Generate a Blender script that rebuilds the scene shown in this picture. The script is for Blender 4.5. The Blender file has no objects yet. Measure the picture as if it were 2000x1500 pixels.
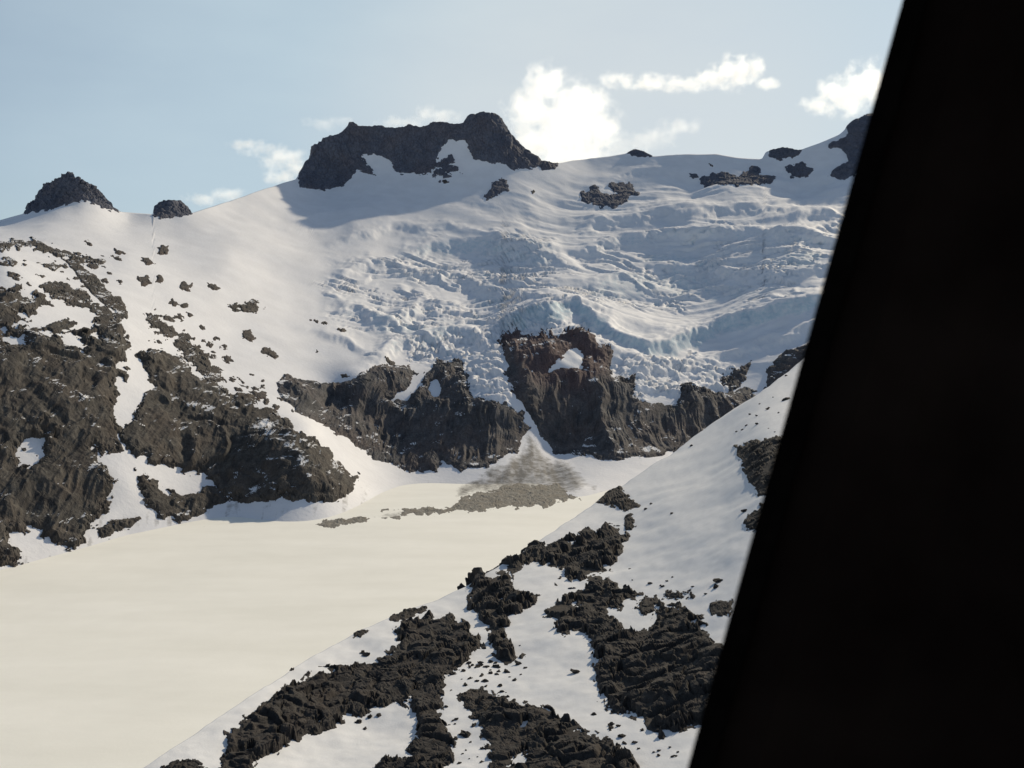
import bpy, bmesh, math, random
import numpy as np
from mathutils import Vector
random.seed(7)
F0=1732.0; ALPHA=math.radians(5.0); CAMH=400.0
SA,CA=math.sin(ALPHA),math.cos(ALPHA)
scene=bpy.context.scene; col=scene.collection

# ---------------- noise helpers ----------------
def _h(ix,iy,iz,seed):
    h=(ix.astype(np.int64)*374761393+iy.astype(np.int64)*668265263+iz.astype(np.int64)*2147483647+seed*974634777)&0xFFFFFFFF
    h=((h^(h>>13))*1274126177)&0xFFFFFFFF
    h=((h^(h>>16))*2246822519)&0xFFFFFFFF
    h=h^(h>>15)
    return (h&0xFFFFFF)/float(0xFFFFFF)
def vnoise(x,y,z,seed=0):
    x,y,z=np.broadcast_arrays(np.asarray(x,float),np.asarray(y,float),np.asarray(z,float))
    ix=np.floor(x);iy=np.floor(y);iz=np.floor(z)
    fx=x-ix;fy=y-iy;fz=z-iz
    fx=fx*fx*fx*(fx*(fx*6-15)+10);fy=fy*fy*fy*(fy*(fy*6-15)+10);fz=fz*fz*fz*(fz*(fz*6-15)+10)
    r=0
    for dx in (0,1):
        wx=fx if dx else 1-fx
        for dy in (0,1):
            wy=fy if dy else 1-fy
            for dz in (0,1):
                wz=fz if dz else 1-fz
                r=r+_h(ix+dx,iy+dy,iz+dz,seed)*wx*wy*wz
    return r*2-1
def fbm(x,y,z,oct=4,seed=0,gain=.5,ridged=False):
    a=1.0;s=0;f=1.0;n=0
    for o in range(oct):
        v=vnoise(x*f+o*17.3,y*f+o*9.1,z*f+o*5.7,seed+o)
        if ridged: v=1-2*np.abs(v)
        s=s+v*a;n+=a;a*=gain;f*=2.03
    return s/n
def worley(x,y,z,seed=0):
    """returns F1,F2,cell id,facet (random tilted plane per cell)"""
    ix=np.floor(x);iy=np.floor(y);iz=np.floor(z)
    f1=np.full(x.shape,9.0);f2=np.full(x.shape,9.0);cid=np.zeros(x.shape);fac=np.zeros(x.shape)
    for dx in (-1,0,1):
        for dy in (-1,0,1):
            for dz in (-1,0,1):
                cx=ix+dx;cy=iy+dy;cz=iz+dz
                a=_h(cx,cy,cz,seed);b=_h(cx,cy,cz,seed+1);g=_h(cx,cy,cz,seed+2)
                ex=x-cx-a;ey=y-cy-b;ez=z-cz-g
                d=np.sqrt(ex*ex+ey*ey+ez*ez)
                c=_h(cx,cy,cz,seed+3);c2=_h(cx,cy,cz,seed+4)
                n=d<f1
                f2=np.where(n,f1,np.minimum(f2,d))
                fac=np.where(n,(c2-.5)*2*ex+(a-.5)*2*ey+(b-.5)*2*ez,fac)
                cid=np.where(n,c,cid);f1=np.where(n,d,f1)
    return f1,f2,cid,fac
def sstep(a,b,x):
    t=np.clip((x-a)/(b-a),0,1);return t*t*(3-2*t)
def blocks(x,y,z,seed,edge=.2,tilt=1.0):
    """continuous angular blocks parted by cracks"""
    f1,f2,c,fa=worley(x,y,z,seed)
    return ((.35+c)+fa*tilt)*sstep(0,edge,f2-f1)-.5
def polysd(px,py,poly):
    P=np.array(poly,float);x=px.ravel();y=py.ravel()
    d=np.full(x.shape,1e9);ins=np.zeros(x.shape,bool)
    for i in range(len(P)):
        a=P[i];b=P[(i+1)%len(P)]
        e=b-a;L=e@e+1e-9
        t=np.clip(((x-a[0])*e[0]+(y-a[1])*e[1])/L,0,1)
        d=np.minimum(d,(x-a[0]-t*e[0])**2+(y-a[1]-t*e[1])**2)
        c=((a[1]>y)!=(b[1]>y))
        xx=(b[0]-a[0])*(y-a[1])/((b[1]-a[1]) if b[1]!=a[1] else 1e-9)+a[0]
        ins^=(c&(x<xx))
    d=np.sqrt(d);return np.where(ins,d,-d).reshape(px.shape)

# ---------------- surveyed terrain sheets ----------------
def world(px,py,t):
    cx=(px-1000)/F0;cy=(750-py)/F0
    return np.stack([t*cx,t*(CA+cy*SA),CAMH+t*(-SA+cy*CA)],-1)
def floor_t(py,z=0.0):
    cy=(750-py)/F0
    return (CAMH-z)/(SA-cy*CA)
class Sheet:
    def __init__(s,ctrl,sky,back):
        A=np.array([[c[0]/1000,c[1]/1000] for c in ctrl],float)
        v=np.array([math.log(c[2]) for c in ctrl])
        n=len(A);K=s.U(np.linalg.norm(A[:,None]-A[None],axis=2))+np.eye(n)*2e-4
        Pm=np.hstack([np.ones((n,1)),A])
        M=np.zeros((n+3,n+3));M[:n,:n]=K;M[:n,n:]=Pm;M[n:,:n]=Pm.T
        sol=np.linalg.solve(M,np.concatenate([v,np.zeros(3)]))
        s.A=A;s.w=sol[:n];s.c=sol[n:]
        s.sx=[p[0] for p in sky];s.sy=[p[1] for p in sky];s.back=back;s.disp=None
    def U(s,r): return np.where(r>1e-9,r*r*np.log(np.maximum(r,1e-9)),0)
    def t(s,px,py):
        x=px/1000;y=py/1000;r=s.c[0]+s.c[1]*x+s.c[2]*y
        for i in range(len(s.A)):
            r2=(x-s.A[i,0])**2+(y-s.A[i,1])**2+1e-12
            r=r+s.w[i]*.5*r2*np.log(r2)
        return np.exp(r)
    def sky(s,px):
        return np.interp(px,s.sx,s.sy)
    def base(s,px,py):
        sk=s.sky(px);f=np.maximum(py,sk);d=np.maximum(sk-py,0)
        t=s.t(px,f);P=world(px,f,t)
        m=d*t/F0
        return P+m[...,None]*np.array(s.back),t
    def full(s,px,py,snow=True):
        P,t=s.base(px,py);e=2.0
        Pu,_=s.base(px+e,py);Pv,_=s.base(px,py+e)
        n=np.cross(Pv-P,Pu-P)
        n/=np.linalg.norm(n,axis=-1,keepdims=True)+1e-9
        n[...,2]+=.3;n/=np.linalg.norm(n,axis=-1,keepdims=True)
        if s.disp is not None and snow:
            P=P+n*s.disp(P,px,py,t)[...,None]
        return P,n,t

def grid_mesh(name,V,keep=None,attrs=None,smooth=True,center=True):
    nu,nv=V.shape[:2]
    idx=np.arange(nu*nv).reshape(nu,nv)
    q=np.stack([idx[:-1,:-1],idx[:-1,1:],idx[1:,1:],idx[1:,:-1]],-1).reshape(-1,4)
    v=V.reshape(-1,3)
    if keep is not None:
        k=keep.reshape(-1);q=q[k[q].any(1)]
    if len(q)==0: return None
    used=np.unique(q);mp=-np.ones(len(v),int);mp[used]=np.arange(len(used))
    q=mp[q];v=v[used]
    c=v.mean(0) if center else np.zeros(3)
    if center: c[2]=v[:,2].min()
    me=bpy.data.meshes.new(name)
    me.vertices.add(len(v));me.vertices.foreach_set('co',(v-c).astype(np.float32).ravel())
    me.loops.add(q.size);me.loops.foreach_set('vertex_index',q.ravel().astype(np.int32))
    me.polygons.add(len(q));me.polygons.foreach_set('loop_start',np.arange(0,q.size,4,dtype=np.int32))
    me.polygons.foreach_set('loop_total',np.full(len(q),4,dtype=np.int32))
    me.update(calc_edges=True)
    me.polygons.foreach_set('use_smooth',np.full(len(q),smooth))
    if attrs:
        for an,av in attrs.items():
            a=me.attributes.new(an,'FLOAT','POINT');a.data.foreach_set('value',av.reshape(-1)[used].astype(np.float32))
    me.validate()
    ob=bpy.data.objects.new(name,me);ob.location=c;col.objects.link(ob)
    return ob

# ---------------- materials ----------------
def newmat(n):
    m=bpy.data.materials.new(n);m.use_nodes=True;nt=m.node_tree
    b=nt.nodes['Principled BSDF'];return m,nt,b
def nz(nt,vec,scale,detail=6,rough=.6):
    n=nt.nodes.new('ShaderNodeTexNoise');n.inputs['Scale'].default_value=scale;n.inputs['Detail'].default_value=detail;n.inputs['Roughness'].default_value=rough
    nt.links.new(vec,n.inputs['Vector']);return n.outputs['Fac']
def ramp(nt,f,stops):
    r=nt.nodes.new('ShaderNodeValToRGB');e=r.color_ramp.elements
    while len(e)<len(stops): e.new(.5)
    for i,(p,c) in enumerate(stops): e[i].position=p;e[i].color=(*c,1)
    nt.links.new(f,r.inputs[0]);return r.outputs[0]
def mth(nt,op,a,b=None,clamp=False):
    m=nt.nodes.new('ShaderNodeMath');m.operation=op;m.use_clamp=clamp
    for i,v in enumerate((a,b)):
        if v is None: continue
        if isinstance(v,(int,float)): m.inputs[i].default_value=v
        else: nt.links.new(v,m.inputs[i])
    return m.outputs[0]
def mixc(nt,f,a,b,mode='MIX'):
    m=nt.nodes.new('ShaderNodeMix');m.data_type='RGBA';m.blend_type=mode
    for s,v in ((0,f),(6,a),(7,b)):
        if isinstance(v,(int,float)): m.inputs[s].default_value=v
        elif isinstance(v,tuple): m.inputs[s].default_value=(*v,1)
        else: nt.links.new(v,m.inputs[s])
    return m.outputs[2]
def rockmat(name,dark,light,L,warm=(.09,.06,.045),stretch=.35,bump=1.0,snow=0.0,red=None,snl=1.3):
    m,nt,b=newmat(name);tc=nt.nodes.new('ShaderNodeTexCoord').outputs['Object']
    mp=nt.nodes.new('ShaderNodeMapping');mp.inputs['Scale'].default_value=(1,1,stretch);nt.links.new(tc,mp.inputs[0])
    a=nz(nt,mp.outputs[0],1/L,8,.65);c=ramp(nt,a,[(.32,dark),(.68,light)])
    w=nz(nt,tc,1/(L*3.5),4);wf=ramp(nt,w,[(.42,(0,0,0)),(.65,(1,1,1))])
    c=mixc(nt,wf,c,mixc(nt,.5,c,warm))
    if red:
        at=nt.nodes.new('ShaderNodeAttribute');at.attribute_name='red'
        c=mixc(nt,at.outputs['Fac'],c,mixc(nt,.55,c,red))
    fine=nz(nt,mp.outputs[0],6/L,6,.7);ff=ramp(nt,fine,[(.3,(.5,.5,.5)),(.7,(1.4,1.4,1.4))])
    c=mixc(nt,1.0,c,ff,'MULTIPLY')
    if snow>0:
        gn=nt.nodes.new('ShaderNodeNewGeometry');sx=nt.nodes.new('ShaderNodeSeparateXYZ');nt.links.new(gn.outputs['Normal'],sx.inputs[0])
        m2=nt.nodes.new('ShaderNodeMapping');m2.inputs['Rotation'].default_value=(0,.5,0);m2.inputs['Scale'].default_value=(.7,.7,1.2);nt.links.new(tc,m2.inputs[0])
        s1=mth(nt,'ADD',sx.outputs['Z'],mth(nt,'MULTIPLY',mth(nt,'SUBTRACT',nz(nt,m2.outputs[0],1/(L*snl),5,.6),.5),1.2))
        mr=nt.nodes.new('ShaderNodeMapRange');mr.inputs[1].default_value=1.05-snow;mr.inputs[2].default_value=1.10-snow;nt.links.new(s1,mr.inputs[0])
        c=mixc(nt,mr.outputs[0],c,(.72,.72,.73))
    nt.links.new(c,b.inputs['Base Color']);b.inputs['Roughness'].default_value=.88
    b.inputs['Specular IOR Level'].default_value=.2
    bp=nt.nodes.new('ShaderNodeBump');bp.inputs['Strength'].default_value=bump;bp.inputs['Distance'].default_value=L*.12
    f2=nz(nt,mp.outputs[0],3/L,8,.7);nt.links.new(f2,bp.inputs['Height']);nt.links.new(bp.outputs[0],b.inputs['Normal'])
    return m
def snowmat(name,base,L,bump=.35,attrs=True,bd=.25,lo=.93,strk=None):
    m,nt,b=newmat(name);tc=nt.nodes.new('ShaderNodeTexCoord').outputs['Object']
    a=nz(nt,tc,1/(L*8),5);lc=tuple(x*lo for x in base)
    c=ramp(nt,a,[(.35,lc),(.65,base)])
    if strk:
        m3=nt.nodes.new('ShaderNodeMapping');m3.inputs['Rotation'].default_value=(0,0,.35);m3.inputs['Scale'].default_value=(.25,1,1);nt.links.new(tc,m3.inputs[0])
        sk=ramp(nt,nz(nt,m3.outputs[0],1/strk,6,.6),[(.35,(.93,.93,.92)),(.7,(1,1,1))])
        c=mixc(nt,1.0,c,sk,'MULTIPLY')
    if attrs:
        for an,cc in (('ice',(.42,.565,.64)),('dirt',(.21,.20,.185))):
            at=nt.nodes.new('ShaderNodeAttribute');at.attribute_name=an
            n=nz(nt,tc,1/(L*2.2),7,.7)
            r=mth(nt,'ADD',mth(nt,'SUBTRACT',mth(nt,'MULTIPLY',at.outputs['Fac'],2.0),1.0),mth(nt,'MULTIPLY',mth(nt,'SUBTRACT',n,.5),2.4),True)
            r=mth(nt,'MULTIPLY',r,mth(nt,'MINIMUM',mth(nt,'MULTIPLY',at.outputs['Fac'],4),1))
            c=mixc(nt,r,c,cc)
    nt.links.new(c,b.inputs['Base Color']);b.inputs['Roughness'].default_value=.75;b.inputs['Specular IOR Level'].default_value=.15
    bp=nt.nodes.new('ShaderNodeBump');bp.inputs['Strength'].default_value=bump;bp.inputs['Distance'].default_value=L*bd
    f2=nz(nt,tc,1/L,8,.6);nt.links.new(f2,bp.inputs['Height']);nt.links.new(bp.outputs[0],b.inputs['Normal'])
    return m
M_far_haze=rockmat('far_rock_hazed',(.075,.085,.115),(.13,.14,.175),45,warm=(.13,.115,.125),stretch=.5,snow=.0)  # distance haze put into the rock colour as a paler, bluer tint
M_cliff=rockmat('cliff_rock',(.045,.047,.052),(.125,.122,.125),26,warm=(.13,.10,.09),stretch=.10,snow=.03,red=(.135,.08,.078),snl=1.0)
M_left=rockmat('wall_rock',(.034,.032,.032),(.11,.102,.091),18,warm=(.10,.08,.066),stretch=.22,snow=.055,snl=1.8)
M_near=rockmat('near_rock',(.018,.017,.017),(.062,.056,.051),3.2,warm=(.06,.048,.041),stretch=1,bump=.8)
M_scree=rockmat('scree_rock',(.13,.125,.11),(.32,.305,.275),7,warm=(.22,.19,.15),stretch=1)
M_snow=snowmat('mountain_snow',(.81,.81,.83),9,.35)
M_floor=snowmat('glacier_snow',(.93,.92,.86),4,.12,lo=.98,strk=60)
M_ridge=snowmat('ridge_snow',(.70,.71,.73),.9,.6)

# ---------------- main mountain ----------------
sky1=[(-900,470),(-400,452),(0,431),(45,418),(62,398),(78,380),(88,362),(105,357),(118,348),(135,339),(148,350),(160,352),(178,366),(190,372),(204,388),(216,404),(235,414),
(298,418),(301,402),(318,393),(350,392),(364,402),(374,416),(420,402),(480,384),(540,362),(578,350),(590,328),(604,312),(612,288),(632,272),(662,263),(676,250),(688,238),(700,247),(742,248),(775,251),(800,244),(822,248),(850,238),(880,242),(903,240),(915,228),(937,220),(965,224),(978,232),(990,255),(1008,276),(1030,298),(1055,316),(1078,322),(1120,312),(1190,305),(1222,300),(1240,292),(1256,298),(1275,307),(1340,302),(1400,300),(1440,307),(1488,311),(1496,297),(1530,289),(1560,294),(1600,280),(1640,262),(1665,240),(1695,224),(1740,212),(1800,240),(1900,275),(2050,300),(2300,320),(2800,340)]
def f(px,py,z=0): return (px,py,float(floor_t(py,z)))
ctrl1=[(-600,455,2500),(-600,560,1750),(-600,750,1350),(-600,950,1200),f(-600,1230),f(-600,1330,-50),
(0,432,2900),(0,480,2300),(0,560,1950),(0,650,1750),(0,800,1600),(0,950,1480),f(0,1115),f(0,1220,-50),
(140,345,2960),(140,408,2900),(335,395,3200),(335,420,3180),
(250,430,3050),(250,500,2600),(250,620,2080),(250,800,1780),(250,950,1620),f(250,1045),f(250,1150,-50),
(450,392,3600),(450,500,2950),(450,650,2400),(450,800,1960),(450,900,1830),f(450,1010),f(450,1110,-50),
(600,840,1960),(680,935,1860),(740,880,2180),(640,800,2250),
(640,270,4420),(640,365,4300),(700,450,3750),(700,550,3250),(700,650,2750),(700,735,2340),f(700,990),f(700,1080,-50),
(800,250,4520),(800,345,4380),(950,230,4600),(950,330,4450),(1070,330,4650),(1030,310,4620),
(950,450,4000),(950,550,3480),(950,640,2950),(950,720,2480),(950,780,2300),(950,850,2210),f(950,945),f(950,1040,-50),
(1150,320,4900),(1150,420,4300),(1150,550,3450),(1100,620,2900),(1090,665,2600),(1090,740,2460),(1090,820,2340),(1100,880,2260),(1200,740,2500),f(1120,965),f(1120,1050,-50),
(1350,305,5000),(1350,350,4820),(1350,392,4650),(1350,425,4150),(1350,500,3850),(1350,600,3300),(1350,700,2850),(1350,780,2480),(1350,870,2330),f(1350,930),f(1350,1030,-50),
(1560,340,4780),(1560,396,4560),(1560,432,3950),
(1600,285,4900),(1600,500,3600),(1600,600,3050),(1600,700,2700),(1600,800,2450),f(1600,920),f(1600,1030,-50),
(2000,290,4700),(2000,400,4000),(2000,600,3000),(2000,800,2450),f(2000,950),f(2000,1050,-50),
(2700,330,4100),(2700,600,2700),f(2700,1000),f(2700,1100,-50)]
S1=Sheet(ctrl1,sky1,(0,1.3,-.9))
ICE=[(640,520),(800,478),(1000,480),(1150,480),(1400,440),(1750,430),(1700,590),(1450,600),(1250,600),(1170,620),(1100,640),(1000,640),(960,700),(930,720),(880,700),(800,712),(730,700),(700,640),(650,580)]
SERAC=[(800,670),(900,655),(1000,625),(1160,640),(1215,705),(1340,705),(1450,722),(1430,765),(1330,790),(1230,780),(1190,710),(1150,655),(1000,660),(985,720),(1010,790),(930,775),(900,712),(820,712),(780,705)]
# shelves: lip polyline, height (m), gentle length above, steep length below
SHELF=[([(1110,392),(1180,362),(1260,334),(1340,330)],14,34,12),
([(1120,446),(1200,430),(1300,420),(1420,414),(1540,416),(1660,436)],34,34,12),
([(1120,498),(1220,470),(1330,452),(1480,452),(1640,470)],26,24,12),
([(640,470),(760,440),(880,452),(980,474),(1080,500),(1130,522)],18,40,12),
([(780,486),(880,474),(980,486),(1080,508),(1110,528)],30,26,13),
([(640,540),(720,520),(820,530),(930,560),(1040,580),(1120,575)],20,18,12),
([(1140,560),(1260,535),(1400,525),(1520,540),(1680,520)],20,20,12),
([(640,590),(700,612),(760,640),(830,600),(900,610)],24,24,14),
([(960,660),(1010,635),(1080,622),(1130,612),(1175,640),(1215,672),(1262,690),(1330,680),(1400,652),(1500,622),(1640,590)],38,26,12),
([(1230,735),(1290,725),(1360,718),(1450,690),(1560,650),(1650,600)],22,20,12),
([(720,700),(790,668),(860,655),(920,662),(975,690)],26,18,12),
([(560,440),(700,405),(840,405),(960,430),(1060,440)],11,45,18),
([(1260,372),(1380,384),(1520,376),(1680,385)],14,30,12),
([(600,640),(660,655),(720,690)],12,20,10)]
def shelves(px,py):
    wx=fbm(px/55,py/45,0,4,91)*22;wy=fbm(px/50+9,py/35,0,5,93,.6)*15
    X=px+wx;Y=py+wy;d=0;fc=0
    for ln,amp,up,dn in SHELF:
        lx=[p[0] for p in ln];ly=[p[1] for p in ln]
        v=Y-np.interp(X,lx,ly)
        e=sstep(lx[0]-30,lx[0]+60,X)*(1-sstep(lx[-1]-60,lx[-1]+30,X))
        prof=np.where(v<0,np.exp(v/up),np.exp(-(v/dn)**2))
        d=d+amp*e*prof
        fc=np.maximum(fc,e*(amp/30)*sstep(0,5,v)*(1-sstep(dn,dn*2.6,v)))
    return d,fc
fan=[(1030,830),(1045,850),(1075,885),(1110,892),(1150,930),(1180,950),(1160,965),(880,975),(895,950),(930,925),(985,895),(1020,865)]
def fanang(PX,PY):
    return np.arctan2(PX-1035,np.maximum(PY-800,5)),np.hypot(PX-1035,(PY-800))
CRV={}
def disp1(P,px,py,t):
    x,y,z=P[...,0],P[...,1],P[...,2];O=0*x
    d=fbm(x/420,y/420,z/300,3,3)*9+fbm(x/130,y/130,z/80,3,9)*2.2
    g=sstep(820,1150,px)*sstep(325,390,py)*(1-sstep(690,760,py))
    wv=fbm(x/500,y/500,O,2,5)
    d=d+g*(fbm(x/420+wv*1.5,y/150+wv*.8,O,2,21)*24+fbm(x/170,y/55+wv,O,3,24,.5,True)*5)
    d=d+shelves(px,py)[0]
    ice=sstep(-20,50,polysd(px,py,ICE)+fbm(px/70,py/35,0,3,4)*60)
    wx=fbm(x/140,y/140,O,3,31)
    n1=fbm(x/260+wx*.8,y/60+wx*1.1,O,4,41,.55)
    cr=np.clip(1-np.abs(n1)/.06,0,1)*sstep(-.3,.1,fbm(x/150,y/150,O,2,42))
    n2=fbm(x/130+wx,y/30-wx,O,3,46,.5)
    cr2=np.clip(1-np.abs(n2)/.09,0,1)
    inter=sstep(-.15,.2,fbm(x/190,y/110,O,3,48))
    d=d-ice*(cr*14+cr2*inter*8)
    te=y/62+wx*1.5+fbm(x/300,y/200,O,3,58)*2.2;fr=te-np.floor(te)
    sx_=np.floor(te);stepa=.3+1.1*sstep(-.2,.35,vnoise(x/120,sx_*3.7,O,59))
    d=d+ice*(sstep(.0,.2,fr)-fr)*11*stepa
    CRV['v']=ice*np.clip(cr+cr2*inter*.7+.8*(1-sstep(.0,.22,fr))*stepa*.7,0,1)
    d=d+ice*inter*fbm(x/36,y/20,z/20,4,44)*2.5
    se=sstep(-8,14,polysd(px,py,SERAC)+fbm(px/26,py/20,0,4,14)*26)
    # broken ice front: thin slabs and clefts
    sv=fbm(x/28+wx*2,y/40,z/60,4,81,.6)
    cleft=np.clip(1-np.abs(sv)/.10,0,1)
    d=d+se*(blocks(x/75+wx*.8,y/30,z/22,77,.10,1.6)*8-cleft*7+fbm(x/16,y/14,z/9,4,79,.6,True)*3)
    CRV['v']=np.maximum(CRV['v'],se*cleft)
    an,rd=fanang(px,py)
    d=d+sstep(-5,30,polysd(px,py,fan))*(fbm(an*5,rd/90,O,4,61,.5)*4)
    return d
S1.disp=disp1
us=np.concatenate([np.arange(-900,-20,8.0),np.arange(-20,1720,3.0),np.arange(1720,2701,8.0)])
nv=460
sk=S1.sky(us);foot=np.interp(us,[-900,-600,0,250,450,700,950,1120,1350,2700],[1330,1310,1180,1110,1075,1050,1010,1020,1000,1080])
w=np.linspace(0,1,nv)
front=sk[:,None]+w[None]*(foot-sk)[:,None]
bk=sk[:,None]-np.array([900,600,400,250,150,90,50,25,10,4])[None]
PY=np.concatenate([bk,front],1);PX=np.repeat(us[:,None],PY.shape[1],1)
P,n,t=S1.full(PX,PY)
crv=CRV['v']*.75
ice=sstep(-20,40,polysd(PX,PY,ICE)+fbm(PX/50,PY/30,0,3,4)*50)*(.26+.34*sstep(-.2,.5,fbm(PX/120,PY/40,0,3,15)))
se=sstep(-10,20,polysd(PX,PY,SERAC))*.45
fcs=shelves(PX,PY)[1]*.62*sstep(400,480,PY)
def fandirt(PX,PY):
    an,rd=fanang(PX,PY)
    d=sstep(-14,26,polysd(PX,PY,fan)+fbm(PX/30,PY/20,0,3,8)*14)*(.93+.22*fbm(an*6,rd/90,0,4,18))
    ln=np.interp(PX,[560,700,850,950,1060,1180],[1036,1012,997,985,972,958])
    v=PY-ln+fbm(PX/50,PY/30,0,3,71)*12
    e=sstep(540,700,PX)*(1-sstep(1120,1230,PX))
    d=np.maximum(d,e*np.exp(-(v/11)**2)*(.62+.5*fbm(PX/40,PY/5,0,3,73)))
    return d
dirt=fandirt(PX,PY)
ftl=np.interp(PX,[-900,0,200,400,700,760],[1240,1100,1040,1005,975,960])
ap=sstep(-70,-10,PY-ftl)*(1-sstep(25,75,PY-ftl))*(PX<740)
dirt=np.maximum(dirt,ap*(.22+.42*sstep(-.3,.6,fbm(PX/9+PY/60,PY/90,0,4,6))))
cl=sstep(870,960,PY)*(PX>700)*(PX<1300)
dirt=np.maximum(dirt,cl*(.2+.3*sstep(-.2,.5,fbm(PX/20,PY/40,0,3,66))))
main=grid_mesh('mountain',P,None,{'ice':np.clip(np.maximum(np.maximum(np.maximum(ice,se),fcs),crv),0,1),'dirt':np.clip(dirt,0,1)})
main.data.materials.append(M_snow);main['kind']='structure'
main['label']='broad snow and glacier covered mountainside with icefall';main['category']='mountain'

# ---------------- foreground ridge ----------------
sky2=[(-900,2200),(-300,1870),(0,1690),(200,1552),(300,1484),(400,1418),(500,1352),(600,1288),(700,1232),(800,1188),(900,1148),(990,1100),(1080,1040),(1130,1002),(1200,958),(1300,893),(1400,820),(1500,757),(1580,692),(1700,610),(1850,540),(2000,500),(2400,460),(2800,450)]
ctrl2=[(-300,1870,260),(0,1690,300),(300,1484,355),(500,1352,440),(700,1232,560),(900,1148,670),(1080,1040,830),(1200,958,1010),(1300,893,1150),(1400,820,1300),(1580,692,1550),(1850,540,1600),(2200,480,1500),
(400,1500,350),(700,1500,365),(1000,1500,350),(1300,1500,325),(1500,1500,300),(1800,1500,270),(2400,1500,220),
(700,1340,470),(850,1300,490),(1000,1300,480),(1000,1180,600),(1300,1300,440),(1300,1100,640),(1300,980,840),(1500,1200,460),(1500,980,660),(1500,860,860),(1600,760,1150),(1800,1000,560),(1800,750,850),(2400,1000,450),(2400,600,900),
(0,1900,240),(600,1900,238),(1200,1900,225),(2400,1900,170)]
S2=Sheet(ctrl2,sky2,(-.9,1.0,-1.5))
def disp2(P,px,py,t):
    x,y,z=P[...,0],P[...,1],P[...,2]
    return fbm(x/90,y/90,z/90,3,103)*2.6*sstep(200,500,t)+fbm(x/30,y/30,z/30,4,109)*1.5+fbm(x/7,y/7,z/7,3,112)*.22
S2.disp=disp2
us=np.arange(-900,2701,4.0);sk=S2.sky(us)
bot=np.maximum(sk+60,1900+0*us)
w=np.linspace(0,1,300)
front=sk[:,None]+w[None]*(bot-sk)[:,None]
bk=sk[:,None]-np.array([900,700,500,350,250,170,110,70,40,20,8,3])[None]
PY=np.concatenate([bk,front],1);PX=np.repeat(us[:,None],PY.shape[1],1)
P,n,t=S2.full(PX,PY)
ridge=grid_mesh('hill',P,None,{'ice':0*t,'dirt':0*t})
ridge.data.materials.append(M_ridge);ridge['kind']='structure';ridge['label']='steep snowy hillside with dark rock outcrops';ridge['category']='hill'

# ---------------- glacier floor ----------------
gx=np.concatenate([np.linspace(-20000,-2600,12),np.arange(-2500,-700,20.0),np.arange(-700,400,6.0),np.arange(400,2501,20.0),np.linspace(2600,20000,12)])
gy=np.concatenate([np.linspace(-20000,-300,12),np.arange(-200,1500,20.0),np.arange(1500,2300,6.0),np.arange(2300,3001,20.0),np.linspace(3200,30000,14)])
X,Y=np.meshgrid(gx,gy,indexing='ij')
def floorz(X,Y): return fbm(X/600,Y/600,0*X,3,60)*4+fbm(X/150,Y/150,0*X,2,63)*.3
Z=floorz(X,Y)
zc=Z-CAMH;dep=Y*CA-zc*SA;up_=Y*SA+zc*CA
dd=np.where(dep>10,dep,1e9);GX=1000+F0*X/dd;GY=750-F0*up_/dd
fd=np.where((dep>1000)&(dep<3000),fandirt(GX,GY),0)
edge=np.where((dep>900)&(dep<2600),(1-sstep(0,60,GY-np.interp(GX,[-900,0,200,400,700,760],[1270,1125,1070,1030,1000,985])))*.35*(GX<900),0)
G=grid_mesh('glacier',np.stack([X,Y,Z],-1),None,{'ice':0*X,'dirt':np.clip(np.maximum(fd,edge),0,1)},center=False)
G.data.flip_normals();G.data.materials.append(M_floor);G['kind']='structure';G['label']='flat snow covered glacier filling the valley';G['category']='glacier'

class FloorSheet:
    back=(0,0,0)
    def full(s,px,py,snow=True):
        t=floor_t(py);P=world(px,py,t)
        P[...,2]=floorz(P[...,0],P[...,1])
        n=np.zeros(P.shape);n[...,2]=1
        return P,n,t
    def sky(s,px): return px*0-9999
S0=FloorSheet()

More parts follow.
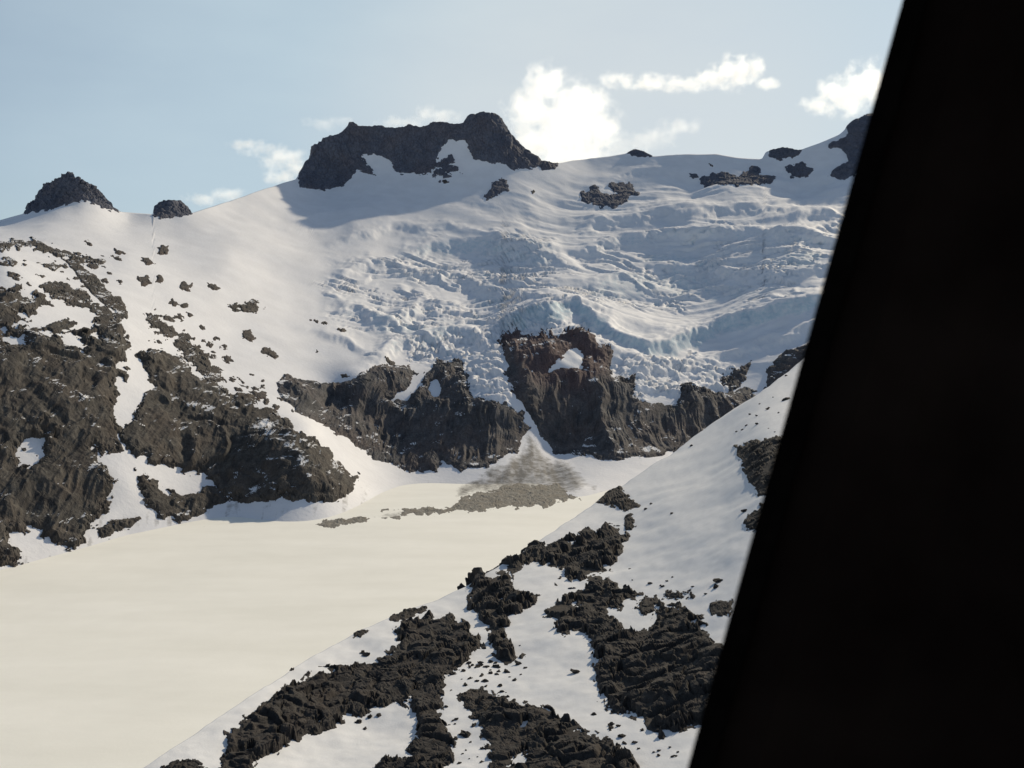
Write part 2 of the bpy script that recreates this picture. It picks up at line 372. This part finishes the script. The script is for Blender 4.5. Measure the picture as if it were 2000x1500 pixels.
# ---------------- rock builder ----------------
def rock(name,S,poly,mat,label,cat,holes=(),step=2.0,warp=9,wl=28,H=5,rough=7,rl=45,style='crag',slope=.7,group=None,kind=None,seed=1,snowy=0,red=None,jag=6,smooth=False):
    A=np.array(poly,float);m=warp+jag+6
    x0,y0=A.min(0)-m;x1,y1=A.max(0)+m
    x0=max(x0,-420)
    us=np.arange(x0,x1+step,step);vs=np.arange(y0,y1+step,step)
    PX,PY=np.meshgrid(us,vs,indexing='ij')
    sk=S.sky(PX);QY=np.where(PY<sk,2*sk-PY,PY)
    sd=polysd(PX,QY,poly)
    for h in holes: sd=np.minimum(sd,-polysd(PX,QY,h)-2)
    wn=fbm(PX/wl,PY/wl*1.3,0*PX,6,seed*13+5,.62)*warp*1.7
    e1,e2,ec,ef=worley(PX/(wl*.55),PY/(wl*.38),0*PX+.5,seed+77)
    s=sd+wn+(ec-.5)*jag
    if snowy:
        s=np.minimum(s,(fbm(PX/(80 if snowy<.5 else 36)+PY/60,PY/24,0*PX,6,seed+50,.62)+.5-snowy%.5)*70)
    P,n,t=S.full(PX,PY)
    tm=float(np.median(t));k=tm/F0
    q=P/k
    x,y,z=q[...,0]/rl,q[...,1]/rl,q[...,2]/rl
    ins=sstep(0,26 if style in('cliff','slab') else 12,s)
    wx=fbm(x*.7,y*.7,z*.7,3,seed+190)*.6
    if style=='crag':
        rn=fbm(x+wx,y+wx,z*.5,5,seed+200,.55,True)*.7+blocks(x*1.3+wx,y*1.3,z*.8+wx,seed+300,.25,1.1)*.6+blocks(x*3.4,y*3.4+wx,z*2.2,seed+330,.25,1)*.3+fbm(x*5,y*5,z*3,3,seed+210,.6)*.15
    elif style=='cliff':
        rn=fbm(x*.9+wx*.5,y*.15,z*.09+wx*.25,5,seed+200,.58,True)*1.7+fbm(x*3.6+wx,y*.5,z*.2,4,seed+210,.6,True)*.5
        rn=rn+blocks(x*.9+wx,y*.4,z*.25+wx*.5,seed+300,.3,1)*.4+fbm(x*6,y*3,z*1.5,3,seed+330,.6)*.10
    elif style=='slab':
        u=x*.85+z*.3;v_=z*.8-x*.3
        rn=fbm(x*.8+wx*.5,y*.3,z*.15,5,seed+200,.58,True)*1.4+blocks(u+wx*.9,y*.5,v_*.4+wx,seed+300,.25,1.3)*.6+blocks(u*1.6,y*1.0,v_*2.2+wx,seed+330,.28,1.1)*.2+fbm(x*4+wx,y*1.2,z*.5,4,seed+350,.6,True)*.3
    else:
        rn=fbm(x*.4,y*.4,z*.4,4,seed+340)*1.5+blocks(x*.5+wx,y*.5,z*.5+wx,seed+300,.16,1.5)*1.15+blocks(x*1.2+wx*2,y*1.2,z*1.2,seed+330,.2,1.4)*.55*(.35+.9*sstep(-.3,.4,wx*2))+blocks(x*3.4,y*3.4,z*3.4,seed+360,.25,1.2)*.14
    lift=np.clip(s*slope,-8,H)+ins*rn*rough
    lift=np.where(s<0,np.minimum(lift,s*slope),np.maximum(lift,.15*np.minimum(s,6)))
    V=P+n*(lift*k)[...,None]
    at=None
    if red: at={'red':np.clip(sstep(-25,25,polysd(PX,PY,red)+fbm(PX/25,PY/25,0,3,2)*25),0,1)}
    ob=grid_mesh(name,V,s>-2.5,at,smooth=smooth)
    if ob is None: return None
    ob.data.materials.append(mat);ob['label']=label;ob['category']=cat
    if group: ob['group']=group
    if kind: ob['kind']=kind
    return ob
def ell(cx,cy,rx,ry,tilt=0,n=12,seed=0):
    r=random.Random(seed+int(cx*7+cy));o=[]
    for i in range(n):
        a=2*math.pi*i/n;k=r.uniform(.55,1.25)
        X=rx*k*math.cos(a);Y=ry*k*math.sin(a)
        o.append((cx+X*math.cos(tilt)-Y*math.sin(tilt),cy+X*math.sin(tilt)+Y*math.cos(tilt)))
    return o

# peaks
rock('rocky_peak',S1,[(574,100),(1076,100),(1085,334),(1040,328),(1000,330),(950,316),(925,312),(905,272),(880,270),(858,300),(842,338),(800,342),(772,336),(762,312),(728,300),(706,304),(738,346),(700,332),(672,365),(620,370),(583,368)],M_far_haze,'dark jagged rock massif crowning the snowy mountain','rocky peak',warp=5,wl=20,H=2,rough=3.6,rl=34,seed=2,step=1.7)
rock('rock_outcrop',S1,[(850,318),(880,305),(900,325),(875,345),(850,345)],M_far_haze,'broken dark rocks in snow below the summit massif','rock',warp=14,wl=11,H=2,rough=2,rl=20,seed=3,step=1.6)
rock('rocky_peak',S1,[(46,250),(236,250),(238,416),(212,410),(190,400),(165,392),(130,398),(110,408),(75,412),(46,420)],M_far_haze,'small dark jagged rock peak poking from snow ridge','rocky peak',warp=3,wl=12,H=1.5,rough=5,rl=16,seed=4,step=1.4)
rock('rocky_peak',S1,[(296,330),(376,330),(377,418),(345,425),(312,426),(298,422)],M_far_haze,'squat dark rock knob on snow ridge','rocky peak',warp=2,wl=12,H=1.5,rough=3,rl=22,seed=5,step=1.6)
rock('rocky_peak',S1,[(1222,200),(1262,200),(1276,308),(1240,306),(1222,302)],M_far_haze,'tiny dark rock tip on snowy skyline','rocky peak',warp=2,wl=10,H=1,rough=1.6,rl=14,seed=6,step=1.6)
rock('rocky_peak',S1,[(1660,100),(1900,100),(1900,420),(1760,380),(1690,330),(1650,350),(1612,350),(1640,325),(1660,300),(1625,288),(1650,262)],M_far_haze,'dark rocky shoulder streaked with snow on skyline','rocky peak',warp=10,wl=26,H=3,rough=4,rl=34,seed=7,step=2.5)
rock('rocky_peak',S1,[(1492,240),(1562,240),(1566,294),(1550,308),(1520,312),(1500,305)],M_far_haze,'small dark crag on the snowy skyline','rocky peak',warp=5,wl=14,H=1.2,rough=2,rl=18,seed=8,step=1.6)
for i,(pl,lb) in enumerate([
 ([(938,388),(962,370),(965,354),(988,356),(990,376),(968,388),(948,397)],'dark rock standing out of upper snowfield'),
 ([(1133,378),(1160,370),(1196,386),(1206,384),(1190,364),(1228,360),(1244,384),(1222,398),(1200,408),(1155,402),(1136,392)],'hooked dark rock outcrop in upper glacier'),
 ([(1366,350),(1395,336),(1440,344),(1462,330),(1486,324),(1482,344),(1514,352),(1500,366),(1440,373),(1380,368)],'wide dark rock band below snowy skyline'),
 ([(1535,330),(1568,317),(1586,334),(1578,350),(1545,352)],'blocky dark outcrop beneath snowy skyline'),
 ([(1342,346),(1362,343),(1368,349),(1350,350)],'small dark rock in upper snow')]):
    rock('rock_outcrop',S1,pl,M_far_haze,lb,'rock',warp=5,wl=14,H=2.2,rough=1.8,rl=20,seed=20+i,step=1.5)

# cliffs
rock('cliff',S1,[(540,742),(560,734),(600,738),(655,748),(700,735),(745,708),(800,713),(825,735),(850,700),(900,706),(912,745),(925,772),(965,775),(1000,795),(1024,806),(1032,835),(1010,880),(960,908),(900,920),(862,900),(855,925),(800,928),(745,905),(690,870),(640,838),(590,808),(545,775)],M_cliff,'dark vertical rock cliff below glacier tongue','cliff',
 holes=[[(770,780),(810,735),(820,745),(795,785)],[(835,775),(850,745),(860,775)]],warp=8,H=3.5,rough=9,rl=60,seed=30,style='cliff',step=1.7)
rock('cliff',S1,[(975,672),(1000,655),(1050,655),(1150,646),(1162,678),(1192,698),(1196,740),(1238,742),(1240,782),(1300,792),(1325,782),(1330,752),(1400,768),(1450,762),(1500,770),(1500,850),(1400,880),(1290,888),(1250,892),(1180,896),(1110,884),(1080,884),(1045,832),(1012,780),(990,725)],M_cliff,'reddish dark cliff face under hanging glacier','cliff',
 holes=[[(1070,730),(1095,705),(1126,676),(1140,700),(1136,716),(1105,716)]],warp=7,H=3.5,rough=8,rl=60,seed=31,style='cliff',step=1.7,red=[(970,640),(1170,640),(1200,720),(1130,770),(1020,740)])
rock('rock_outcrop',S1,[(1408,742),(1440,728),(1466,716),(1450,748),(1430,765),(1415,760)],M_cliff,'dark rock showing through broken ice edge','rock',warp=6,wl=14,H=3,rough=4,rl=30,seed=32)
rock('cliff',S1,[(1500,730),(1530,700),(1590,668),(1700,640),(1700,760),(1560,780),(1480,800)],M_cliff,'dark rock rib behind the snowy hillside','cliff',warp=7,H=4,rough=6,rl=40,seed=33)
# left wall
rock('cliff',S1,[(-700,560),(-200,540),(0,562),(70,572),(95,592),(60,604),(10,636),(70,640),(130,628),(190,660),(180,625),(215,615),(252,632),(250,690),(238,735),(222,780),(235,835),(236,880),(180,872),(205,915),(226,945),(208,1000),(190,1018),(150,1064),(108,1062),(80,1040),(22,1032),(20,1056),(62,1098),(20,1104),(-60,1120),(-700,1260)],M_left,'massive dark rock wall above the glacier','cliff',
 holes=[[(38,895),(60,868),(84,858),(82,885),(52,915)],[(90,648),(125,650),(165,672),(140,672)],[(0,652),(30,655),(50,672),(0,672)]],warp=13,H=5,rough=11,rl=75,seed=40,step=2.0,jag=14,style='slab')
rock('cliff',S1,[(262,684),(300,672),(345,688),(395,735),(440,760),(490,785),(545,812),(600,850),(650,892),(704,938),(690,962),(650,980),(600,976),(550,972),(480,986),(430,975),(412,955),(400,930),(330,905),(300,905),(245,885),(240,840),(272,800),(295,755),(285,715)],M_left,'dark striated rock spur dropping to the glacier','cliff',
 warp=10,H=5,rough=9,rl=70,seed=41,jag=10,step=1.8,style='slab')
rock('rock_outcrop',S1,[(250,905),(285,930),(330,962),(375,965),(410,950),(445,972),(400,1000),(350,1022),(310,1008),(280,970)],M_left,'lower dark rock buttress ringed with snow','rock',warp=9,wl=24,H=5,rough=7,rl=40,seed=42,jag=9,style='slab')
rock('rock_outcrop',S1,[(188,1030),(230,1012),(280,1008),(262,1028),(215,1048),(192,1050)],M_left,'low rock ledge at glacier edge','rock',warp=6,wl=18,H=3,rough=4,rl=25,seed=43)
L=[([(-60,478),(10,470),(60,466),(110,480),(150,500),(210,508),(200,522),(150,512),(110,498),(60,482),(0,488),(-60,498)],'thin curving rock rib across snow'),
 ([(126,508),(148,510),(204,556),(250,594),(250,618),(218,602),(166,562)],'straight narrow diagonal rock rib'),
 ([(-100,500),(0,504),(50,508),(20,520),(-100,530)],'flat dark rock ledge in snow'),
 ([(72,516),(110,512),(135,522),(100,528)],'small flat rock ledge'),
 ([(75,560),(100,550),(160,565),(185,588),(150,592),(105,580)],'broken rock ledges in snow'),
 ([(120,585),(190,590),(245,612),(230,622),(160,600)],'sloping rock ledge in snow'),
 ([(282,606),(296,604),(330,632),(372,655),(360,662),(320,650),(296,632)],'slanting rock rib in snow'),
 ([(330,660),(370,665),(410,700),(440,745),(410,742),(370,705)],'broken rock band above spur'),
 ([(440,604),(460,592),(492,586),(512,604),(500,614),(470,612)],'dark rock island in smooth snow')]
for i,(pl,lb) in enumerate(L):
    rock('rock_outcrop',S1,pl,M_left,lb,'rock',warp=4 if i==1 else 7,wl=13,H=2.0,rough=2.6,rl=22,seed=50+i,step=1.6,jag=3 if i==1 else 6)
sm=[(172,474,9,4),(232,490,11,6),(318,487,12,10),(288,511,16,6),(280,549,17,10),(311,547,8,7),(363,563,14,12),(418,562,17,8),(340,592,12,6),(360,600,9,4),(205,550,12,5),(485,657,15,12),(528,690,20,10),(620,685,5,5),(504,770,18,9),(500,757,8,4),(613,628,9,4),(632,634,5,3),(668,648,10,5),(445,700,10,8),(350,620,12,5),(371,615,8,4),(400,690,18,5),(330,620,14,5),(420,720,14,6),(465,760,10,4),(440,760,8,4),(538,795,8,6),(400,665,6,3),(395,640,5,3),(30,540,20,6),(10,520,14,4),(150,545,8,4),(180,520,14,5),(250,655,5,4),(515,785,10,4),(480,775,8,3),(380,676,12,5),(425,740,12,5),(365,690,7,4),(345,725,9,4),(760,705,14,5),(1390,322,5,2),(870,355,5,3),(1040,378,4,3)]
rs=random.Random(11)
for _ in range(56):
    u=rs.random();sm.append((300+u*250+rs.gauss(0,16),612+u*185+rs.gauss(0,16),rs.uniform(2.5,8),rs.uniform(1.5,3.5)))
for _ in range(30): sm.append((rs.uniform(0,250),rs.uniform(490,620),rs.uniform(3,10),rs.uniform(1.5,3.5)))
for _ in range(12): sm.append((rs.uniform(645,800),rs.uniform(728,748),rs.uniform(4,8),rs.uniform(2,4)))
M_sml=rockmat('small_rock',(.045,.042,.042),(.12,.11,.10),12,stretch=.6)
for i,(a,b,c,d) in enumerate(sm):
    rock('rock_outcrop',S1,ell(a,b,c,d,.35),M_sml,'small dark rock showing through the snow slope','rock',warp=2.6,wl=9,H=2.2,rough=1.4,rl=14,seed=80+i,step=1.4,jag=3,group='small rocks scattered on the snow slope')
# scree
rock('scree',S0,[(900,972),(960,955),(1020,946),(1080,944),(1140,948),(1165,956),(1120,974),(1060,984),(960,992),(880,1002),(800,1004),(700,1018),(625,1030),(606,1026),(700,1008),(780,992),(880,988)],M_scree,'grey brown avalanche rubble spread over glacier','scree',warp=9,wl=26,H=.8,rough=1.8,rl=26,seed=140,step=1.5,kind='structure',slope=.12,snowy=.30,jag=8)

# foreground outcrops
NR=[([(425,1500),(440,1432),(480,1400),(520,1368),(580,1332),(640,1308),(740,1288),(778,1255),(765,1228),(820,1204),(870,1200),(918,1218),(936,1258),(915,1290),(875,1312),(862,1335),(872,1362),(855,1400),(888,1452),(884,1484),(850,1540),(690,1540),(735,1492),(790,1472),(812,1432),(808,1392),(775,1368),(715,1392),(640,1420),(570,1446),(512,1480),(480,1530),(430,1540)],'long curving band of dark rubbly rock in snow'),
 ([(885,1352),(950,1342),(1000,1368),(1080,1390),(1112,1408),(1180,1440),(1235,1478),(1290,1560),(975,1560),(955,1450),(930,1402)],'broad dark rock outcrop with broken edges'),
 ([(908,1160),(935,1132),(985,1112),(1028,1062),(1068,1062),(1130,1050),(1188,1032),(1226,1046),(1212,1082),(1200,1108),(1150,1122),(1098,1134),(1088,1102),(1040,1096),(1002,1122),(1008,1152),(1052,1164),(1036,1192),(992,1200),(985,1238),(1016,1272),(985,1288),(952,1272),(944,1226),(925,1192)],'branching dark rock outcrop near ridge crest'),
 ([(1064,1196),(1110,1168),(1162,1128),(1200,1140),(1252,1160),(1222,1180),(1192,1192),(1216,1232),(1268,1238),(1292,1190),(1338,1188),(1380,1222),(1400,1262),(1560,1290),(1560,1430),(1362,1410),(1290,1436),(1230,1400),(1180,1382),(1160,1342),(1166,1292),(1150,1252),(1100,1240)],'large blocky dark rock mass in snow'),
 ([(1240,1190),(1262,1165),(1288,1168),(1280,1196),(1256,1206)],'small dark block beside larger rocks'),
 ([(1168,982),(1190,958),(1212,952),(1222,968),(1250,990),(1222,998),(1198,990)],'small dark outcrop on snow crest'),
 ([(1436,872),(1470,862),(1560,850),(1560,960),(1486,972),(1462,940),(1448,905)],'dark blocky rocks on steep snow'),
 ([(1448,1018),(1490,986),(1540,980),(1530,1040),(1462,1038)],'dark outcrop at window pillar edge'),
 ([(1384,1180),(1432,1172),(1424,1212),(1392,1204)],'dark squat rock in snow'),
 ([(312,1500),(345,1482),(385,1488),(405,1500),(380,1512),(330,1512)],'low rock at ridge crest'),
 ([(755,1206),(790,1188),(834,1184),(815,1200),(780,1212)],'slim rock on ridge crest'),
 ([(682,1240),(700,1226),(722,1230),(710,1240)],'little dark rock on ridge crest'),
 ([(1294,1152),(1320,1158),(1356,1168),(1345,1174),(1300,1166)],'low row of small dark rocks'),
 ([(1222,1040),(1238,1028),(1240,1010),(1228,1002),(1220,1020)],'small dark rock beneath crest')]
for i,(pl,lb) in enumerate(NR):
    big=i<4
    rock('rock_outcrop',S2,pl,M_near,lb,'rock',warp=10 if big else 5,wl=26 if big else 12,H=7 if big else 3,rough=8 if big else 3.0,rl=40 if big else 20,style='block',seed=160+i,step=1.4 if big else 1.3,jag=16 if big else 7,snowy=.55 if big else 0)

# boulders
protos=[]
for k in range(6):
    bm=bmesh.new();bmesh.ops.create_icosphere(bm,subdivisions=3,radius=1)
    co=np.array([v.co[:] for v in bm.verts]);f1,f2,c,fa=worley(co[:,0]*1.3+k*9,co[:,1]*1.3,co[:,2]*1.3,k)
    r=.75+.4*(c-.5)+.35*fa+.2*fbm(co[:,0]*2+k*5,co[:,1]*2,co[:,2]*2,3,k)
    for v,rr in zip(bm.verts,r): v.co=v.co*float(rr);v.co.z*=.7;v.co.x*=1.25
    me=bpy.data.meshes.new('boulder');bm.to_mesh(me);bm.free();me.materials.append(M_near);protos.append(me)
spots=[(1125,1312,9),(910,1432,13),(1405,1138,11),(1400,1150,8),(1355,1168,7),(1272,985,4),(1262,997,4),(1312,1002,4),(715,1278,9),(708,1272,7),(570,1308,5),(700,1410,9),(722,1402,7),(740,1400,6),(712,1420,5),(890,1440,6),(925,1415,6),(1215,1440,9),(1195,1418,6),(1160,1395,5),(950,1300,6),(1480,830,5),(1500,800,5),(1535,780,9),(1465,810,4),(1440,845,3),(1455,1000,6),(1380,1165,5),(1100,1010,3),(1270,1140,6),(1350,870,4)]
rr=random.Random(3)
for _ in range(46): spots.append((rr.gauss(945,38),rr.gauss(1312,22),rr.uniform(2,7)))
for _ in range(22): spots.append((rr.uniform(1280,1360),rr.gauss(1150,12),rr.uniform(2,5)))
for _ in range(20): spots.append((rr.uniform(860,950),rr.uniform(1370,1500),rr.uniform(2,5)))
for _ in range(18): spots.append((rr.uniform(1180,1340),rr.uniform(1420,1480),rr.uniform(2,6)))
for _ in range(16): spots.append((rr.uniform(1440,1560),rr.uniform(730,880),rr.uniform(1.5,4)))
for _ in range(14): spots.append((rr.uniform(1090,1260),rr.gauss(1130,30),rr.uniform(1.5,4)))
for i,(a,b,r) in enumerate(spots):
    P,n,t=S2.full(np.array([[a]],float),np.array([[b]],float))
    s=r*float(t[0,0])/F0*.95
    o=bpy.data.objects.new('boulder',protos[i%6]);o.location=P[0,0]+n[0,0]*s*.15
    o.scale=(s*rr.uniform(.8,1.3),s*rr.uniform(.8,1.2),s*rr.uniform(.7,1.1));o.rotation_euler=(rr.uniform(-.3,.3),rr.uniform(-.3,.3),rr.uniform(0,6.28))
    o['label']='dark angular boulder resting on the snow';o['category']='boulder';o['group']='boulders scattered on the snowy hillside'
    col.objects.link(o)

# ---------------- clouds (volumes with soft density, brightened by self-glow) ----------------
def cloud(blobs,T,label,dens,L,em,vox=45,erode=1.5,off=.0,grow=1.55):
    k=T/F0;bm=bmesh.new()
    cx=sum(b[0] for b in blobs)/len(blobs);cy=sum(b[1] for b in blobs)/len(blobs)
    C=world(np.array(cx),np.array(cy),T)
    m=bpy.data.materials.new('cloud_vapour_glow');m.use_nodes=True;nt=m.node_tree;nt.nodes.clear()
    out=nt.nodes.new('ShaderNodeOutputMaterial');tc=nt.nodes.new('ShaderNodeTexCoord').outputs['Object']
    fall=None
    for (a,b,rx,ry) in blobs:
        rx*=grow;ry*=grow
        p=world(np.array(a),np.array(b),T)-C;R=(rx*k,max(ry,rx*.5)*k,ry*k)
        r=bmesh.ops.create_icosphere(bm,subdivisions=3,radius=1.0)
        for v in r['verts']:
            q=v.co.copy();v.co=(p[0]+q.x*R[0],p[1]+q.y*R[1],p[2]+q.z*R[2])
        vm=nt.nodes.new('ShaderNodeVectorMath');vm.operation='SUBTRACT';nt.links.new(tc,vm.inputs[0]);vm.inputs[1].default_value=tuple(float(u) for u in p)
        vd=nt.nodes.new('ShaderNodeVectorMath');vd.operation='DIVIDE';nt.links.new(vm.outputs[0],vd.inputs[0]);vd.inputs[1].default_value=tuple(float(u) for u in R)
        vl=nt.nodes.new('ShaderNodeVectorMath');vl.operation='LENGTH';nt.links.new(vd.outputs[0],vl.inputs[0])
        d=mth(nt,'SUBTRACT',1.0,vl.outputs['Value'])
        fall=d if fall is None else mth(nt,'MAXIMUM',fall,d)
    n=nz(nt,tc,1/L,7,.66)
    e=mth(nt,'ADD',mth(nt,'SUBTRACT',fall,.30+off),mth(nt,'MULTIPLY',mth(nt,'SUBTRACT',n,.5),erode))
    e=mth(nt,'MULTIPLY',e,1.3,True)
    e=mth(nt,'MULTIPLY',e,mth(nt,'MULTIPLY',fall,3.5,True))
    dn=mth(nt,'MULTIPLY',e,dens)
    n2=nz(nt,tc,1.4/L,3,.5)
    ev=mth(nt,'MULTIPLY',dn,mth(nt,'MULTIPLY',mth(nt,'ADD',mth(nt,'MULTIPLY',mth(nt,'SUBTRACT',n2,.5),2.0),1.0),em))  # emission stands in for multiply scattered sunlight; noise varies it as inner shading
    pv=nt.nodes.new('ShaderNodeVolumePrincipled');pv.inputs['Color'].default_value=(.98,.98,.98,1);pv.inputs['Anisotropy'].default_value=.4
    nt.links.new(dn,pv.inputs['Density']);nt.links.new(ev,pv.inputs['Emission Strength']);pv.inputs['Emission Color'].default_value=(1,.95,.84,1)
    nt.links.new(pv.outputs[0],out.inputs['Volume'])
    me=bpy.data.meshes.new('cloud');bm.to_mesh(me);bm.free();me.materials.append(m)
    o=bpy.data.objects.new('cloud',me);o.location=C;col.objects.link(o)
    md=o.modifiers.new('r','REMESH');md.mode='VOXEL';md.voxel_size=vox
    o['label']=label;o['category']='cloud'
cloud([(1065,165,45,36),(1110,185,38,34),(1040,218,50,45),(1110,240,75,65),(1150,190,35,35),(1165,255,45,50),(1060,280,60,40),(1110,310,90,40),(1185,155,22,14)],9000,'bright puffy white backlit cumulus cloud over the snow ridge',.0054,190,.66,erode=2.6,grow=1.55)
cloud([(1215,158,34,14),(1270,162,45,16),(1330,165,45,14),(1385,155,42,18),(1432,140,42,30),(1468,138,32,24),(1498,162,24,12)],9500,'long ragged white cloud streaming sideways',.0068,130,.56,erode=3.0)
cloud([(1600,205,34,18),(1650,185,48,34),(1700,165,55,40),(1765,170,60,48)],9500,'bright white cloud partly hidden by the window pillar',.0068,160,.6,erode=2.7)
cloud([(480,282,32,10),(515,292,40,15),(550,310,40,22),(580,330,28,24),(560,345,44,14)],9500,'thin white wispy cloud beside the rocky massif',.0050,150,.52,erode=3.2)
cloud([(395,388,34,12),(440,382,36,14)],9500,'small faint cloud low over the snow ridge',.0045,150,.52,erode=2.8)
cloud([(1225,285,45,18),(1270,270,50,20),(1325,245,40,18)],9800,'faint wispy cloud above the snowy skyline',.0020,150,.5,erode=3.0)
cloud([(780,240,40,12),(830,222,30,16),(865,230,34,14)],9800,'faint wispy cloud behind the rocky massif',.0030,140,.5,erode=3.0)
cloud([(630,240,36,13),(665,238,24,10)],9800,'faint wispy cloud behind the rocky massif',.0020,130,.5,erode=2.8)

# ---------------- helicopter window pillar ----------------
mB,nt,b=newmat('black_plastic');tc=nt.nodes.new('ShaderNodeTexCoord').outputs['Object']
c=ramp(nt,nz(nt,tc,7,4),[(.3,(.003,.0020,.0019)),(.7,(.0085,.0064,.0058))]);nt.links.new(c,b.inputs['Base Color']);b.inputs['Roughness'].default_value=.9;b.inputs['Specular IOR Level'].default_value=.0
mR,nt,b=newmat('rubber_seal');tc=nt.nodes.new('ShaderNodeTexCoord').outputs['Object']
c=ramp(nt,nz(nt,tc,60,3),[(.3,(.0016,.0014,.0014)),(.7,(.003,.0026,.0025))]);nt.links.new(c,b.inputs['Base Color']);b.inputs['Roughness'].default_value=.9;b.inputs['Specular IOR Level'].default_value=.0
def strip(name,prof,mat,parent=None):
    A=world(np.array(1770+420*.4),np.array(-600.),.50);B=world(np.array(1350-420*.4),np.array(2100.),.46)
    N=24;V=[]
    for i in range(N+1):
        s=i/N;p=A*(1-s)+B*s;V.append([(p[0]+u,p[1]+v,p[2]) for u,v in prof])
    me=bpy.data.meshes.new(name);vs=[tuple(np.array(q)-B) for r in V for q in r];m=len(prof)
    fs=[(i*m+j,i*m+(j+1)%m,(i+1)*m+(j+1)%m,(i+1)*m+j) for i in range(N) for j in range(m)]
    fs+= [tuple(range(m))[::-1],tuple(N*m+j for j in range(m))]
    me.from_pydata(vs,[],fs);me.update()
    bm=bmesh.new();bm.from_mesh(me);bmesh.ops.recalc_face_normals(bm,faces=bm.faces);bm.to_mesh(me);bm.free()
    me.materials.append(mat);o=bpy.data.objects.new(name,me);col.objects.link(o)
    if parent: o.parent=parent
    else: o.location=B
    return o
pil=strip('window_pillar',[(.012,.0),(.03,-.012),(.06,-.016),(.09,-.012),(.12,-.02),(.20,-.04),(.30,-.07),(.30,.05),(.05,.05),(.012,.03)],mB)
pil['label']='black out of focus helicopter window pillar leaning diagonally';pil['category']='window pillar'
strip('window_seal',[(0,0),(.003,-.006),(.009,-.007),(.0115,0),(.0115,.012),(.002,.012)],mR,pil)
strip('trim_panel',[(.305,-.09),(.33,-.10),(.45,-.14),(.60,-.2),(.60,.05),(.305,.05)],mB,pil)

# ---------------- light ----------------
AZ,EL=math.radians(37),math.radians(29)
sun=bpy.data.lights.new('sun','SUN');sun.energy=3.9;sun.angle=math.radians(1.0);sun.color=(1,.86,.64)
so=bpy.data.objects.new('sun',sun);col.objects.link(so)
sd_=Vector((math.sin(AZ)*math.cos(EL),math.cos(AZ)*math.cos(EL),math.sin(EL)))
so.rotation_euler=sd_.to_track_quat('Z','Y').to_euler();so.location=(0,0,3000)
wd=bpy.data.worlds.new('World');scene.world=wd;wd.use_nodes=True;nt=wd.node_tree
bg=nt.nodes['Background'];sk_=nt.nodes.new('ShaderNodeTexSky');sk_.sky_type='NISHITA';sk_.sun_disc=False
sk_.sun_elevation=EL;sk_.sun_rotation=AZ;sk_.altitude=1500;sk_.air_density=1.0;sk_.dust_density=2.0;sk_.ozone_density=1
tc=nt.nodes.new('ShaderNodeTexCoord').outputs['Generated']
def vdot(vec):
    v=nt.nodes.new('ShaderNodeVectorMath');v.operation='DOT_PRODUCT';nt.links.new(tc,v.inputs[0]);v.inputs[1].default_value=tuple(Vector(vec).normalized());return v.outputs['Value']
glow=vdot((.10,1,.12))
mr=nt.nodes.new('ShaderNodeMapRange');mr.interpolation_type='SMOOTHSTEP';mr.inputs[1].default_value=.58;mr.inputs[2].default_value=.99;mr.inputs[3].default_value=.10;mr.inputs[4].default_value=.88;nt.links.new(glow,mr.inputs[0])
mp=nt.nodes.new('ShaderNodeMapping');mp.inputs['Scale'].default_value=(3,3,9);nt.links.new(tc,mp.inputs[0])
ci=nz(nt,mp.outputs[0],1.6,5,.55)
fac=mth(nt,'ADD',mr.outputs[0],mth(nt,'MULTIPLY',mth(nt,'SUBTRACT',ci,.5),.3),True)
mr2=nt.nodes.new('ShaderNodeMapRange');mr2.interpolation_type='SMOOTHSTEP';mr2.inputs[1].default_value=.93;mr2.inputs[2].default_value=1.0;mr2.inputs[3].default_value=0;mr2.inputs[4].default_value=.8;nt.links.new(glow,mr2.inputs[0])
sc=mixc(nt,1.0,sk_.outputs[0],(.085,.085,.085),'MULTIPLY')
hc=mixc(nt,mr2.outputs[0],(.53,.655,.73),(.70,.745,.76))
hz=mixc(nt,fac,sc,hc)
nt.links.new(hz,bg.inputs[0]);bg.inputs[1].default_value=1.0

cam=bpy.data.cameras.new('camera');cam.sensor_width=36;cam.lens=36*F0/2000;cam.clip_start=.02;cam.clip_end=80000
cam.dof.use_dof=True;cam.dof.focus_distance=2000;cam.dof.aperture_fstop=9
co=bpy.data.objects.new('camera',cam);co.location=(0,0,CAMH);co.rotation_euler=(math.radians(85),0,0);col.objects.link(co);scene.camera=co
scene.view_settings.view_transform='Standard';scene.view_settings.look='None';scene.view_settings.exposure=0
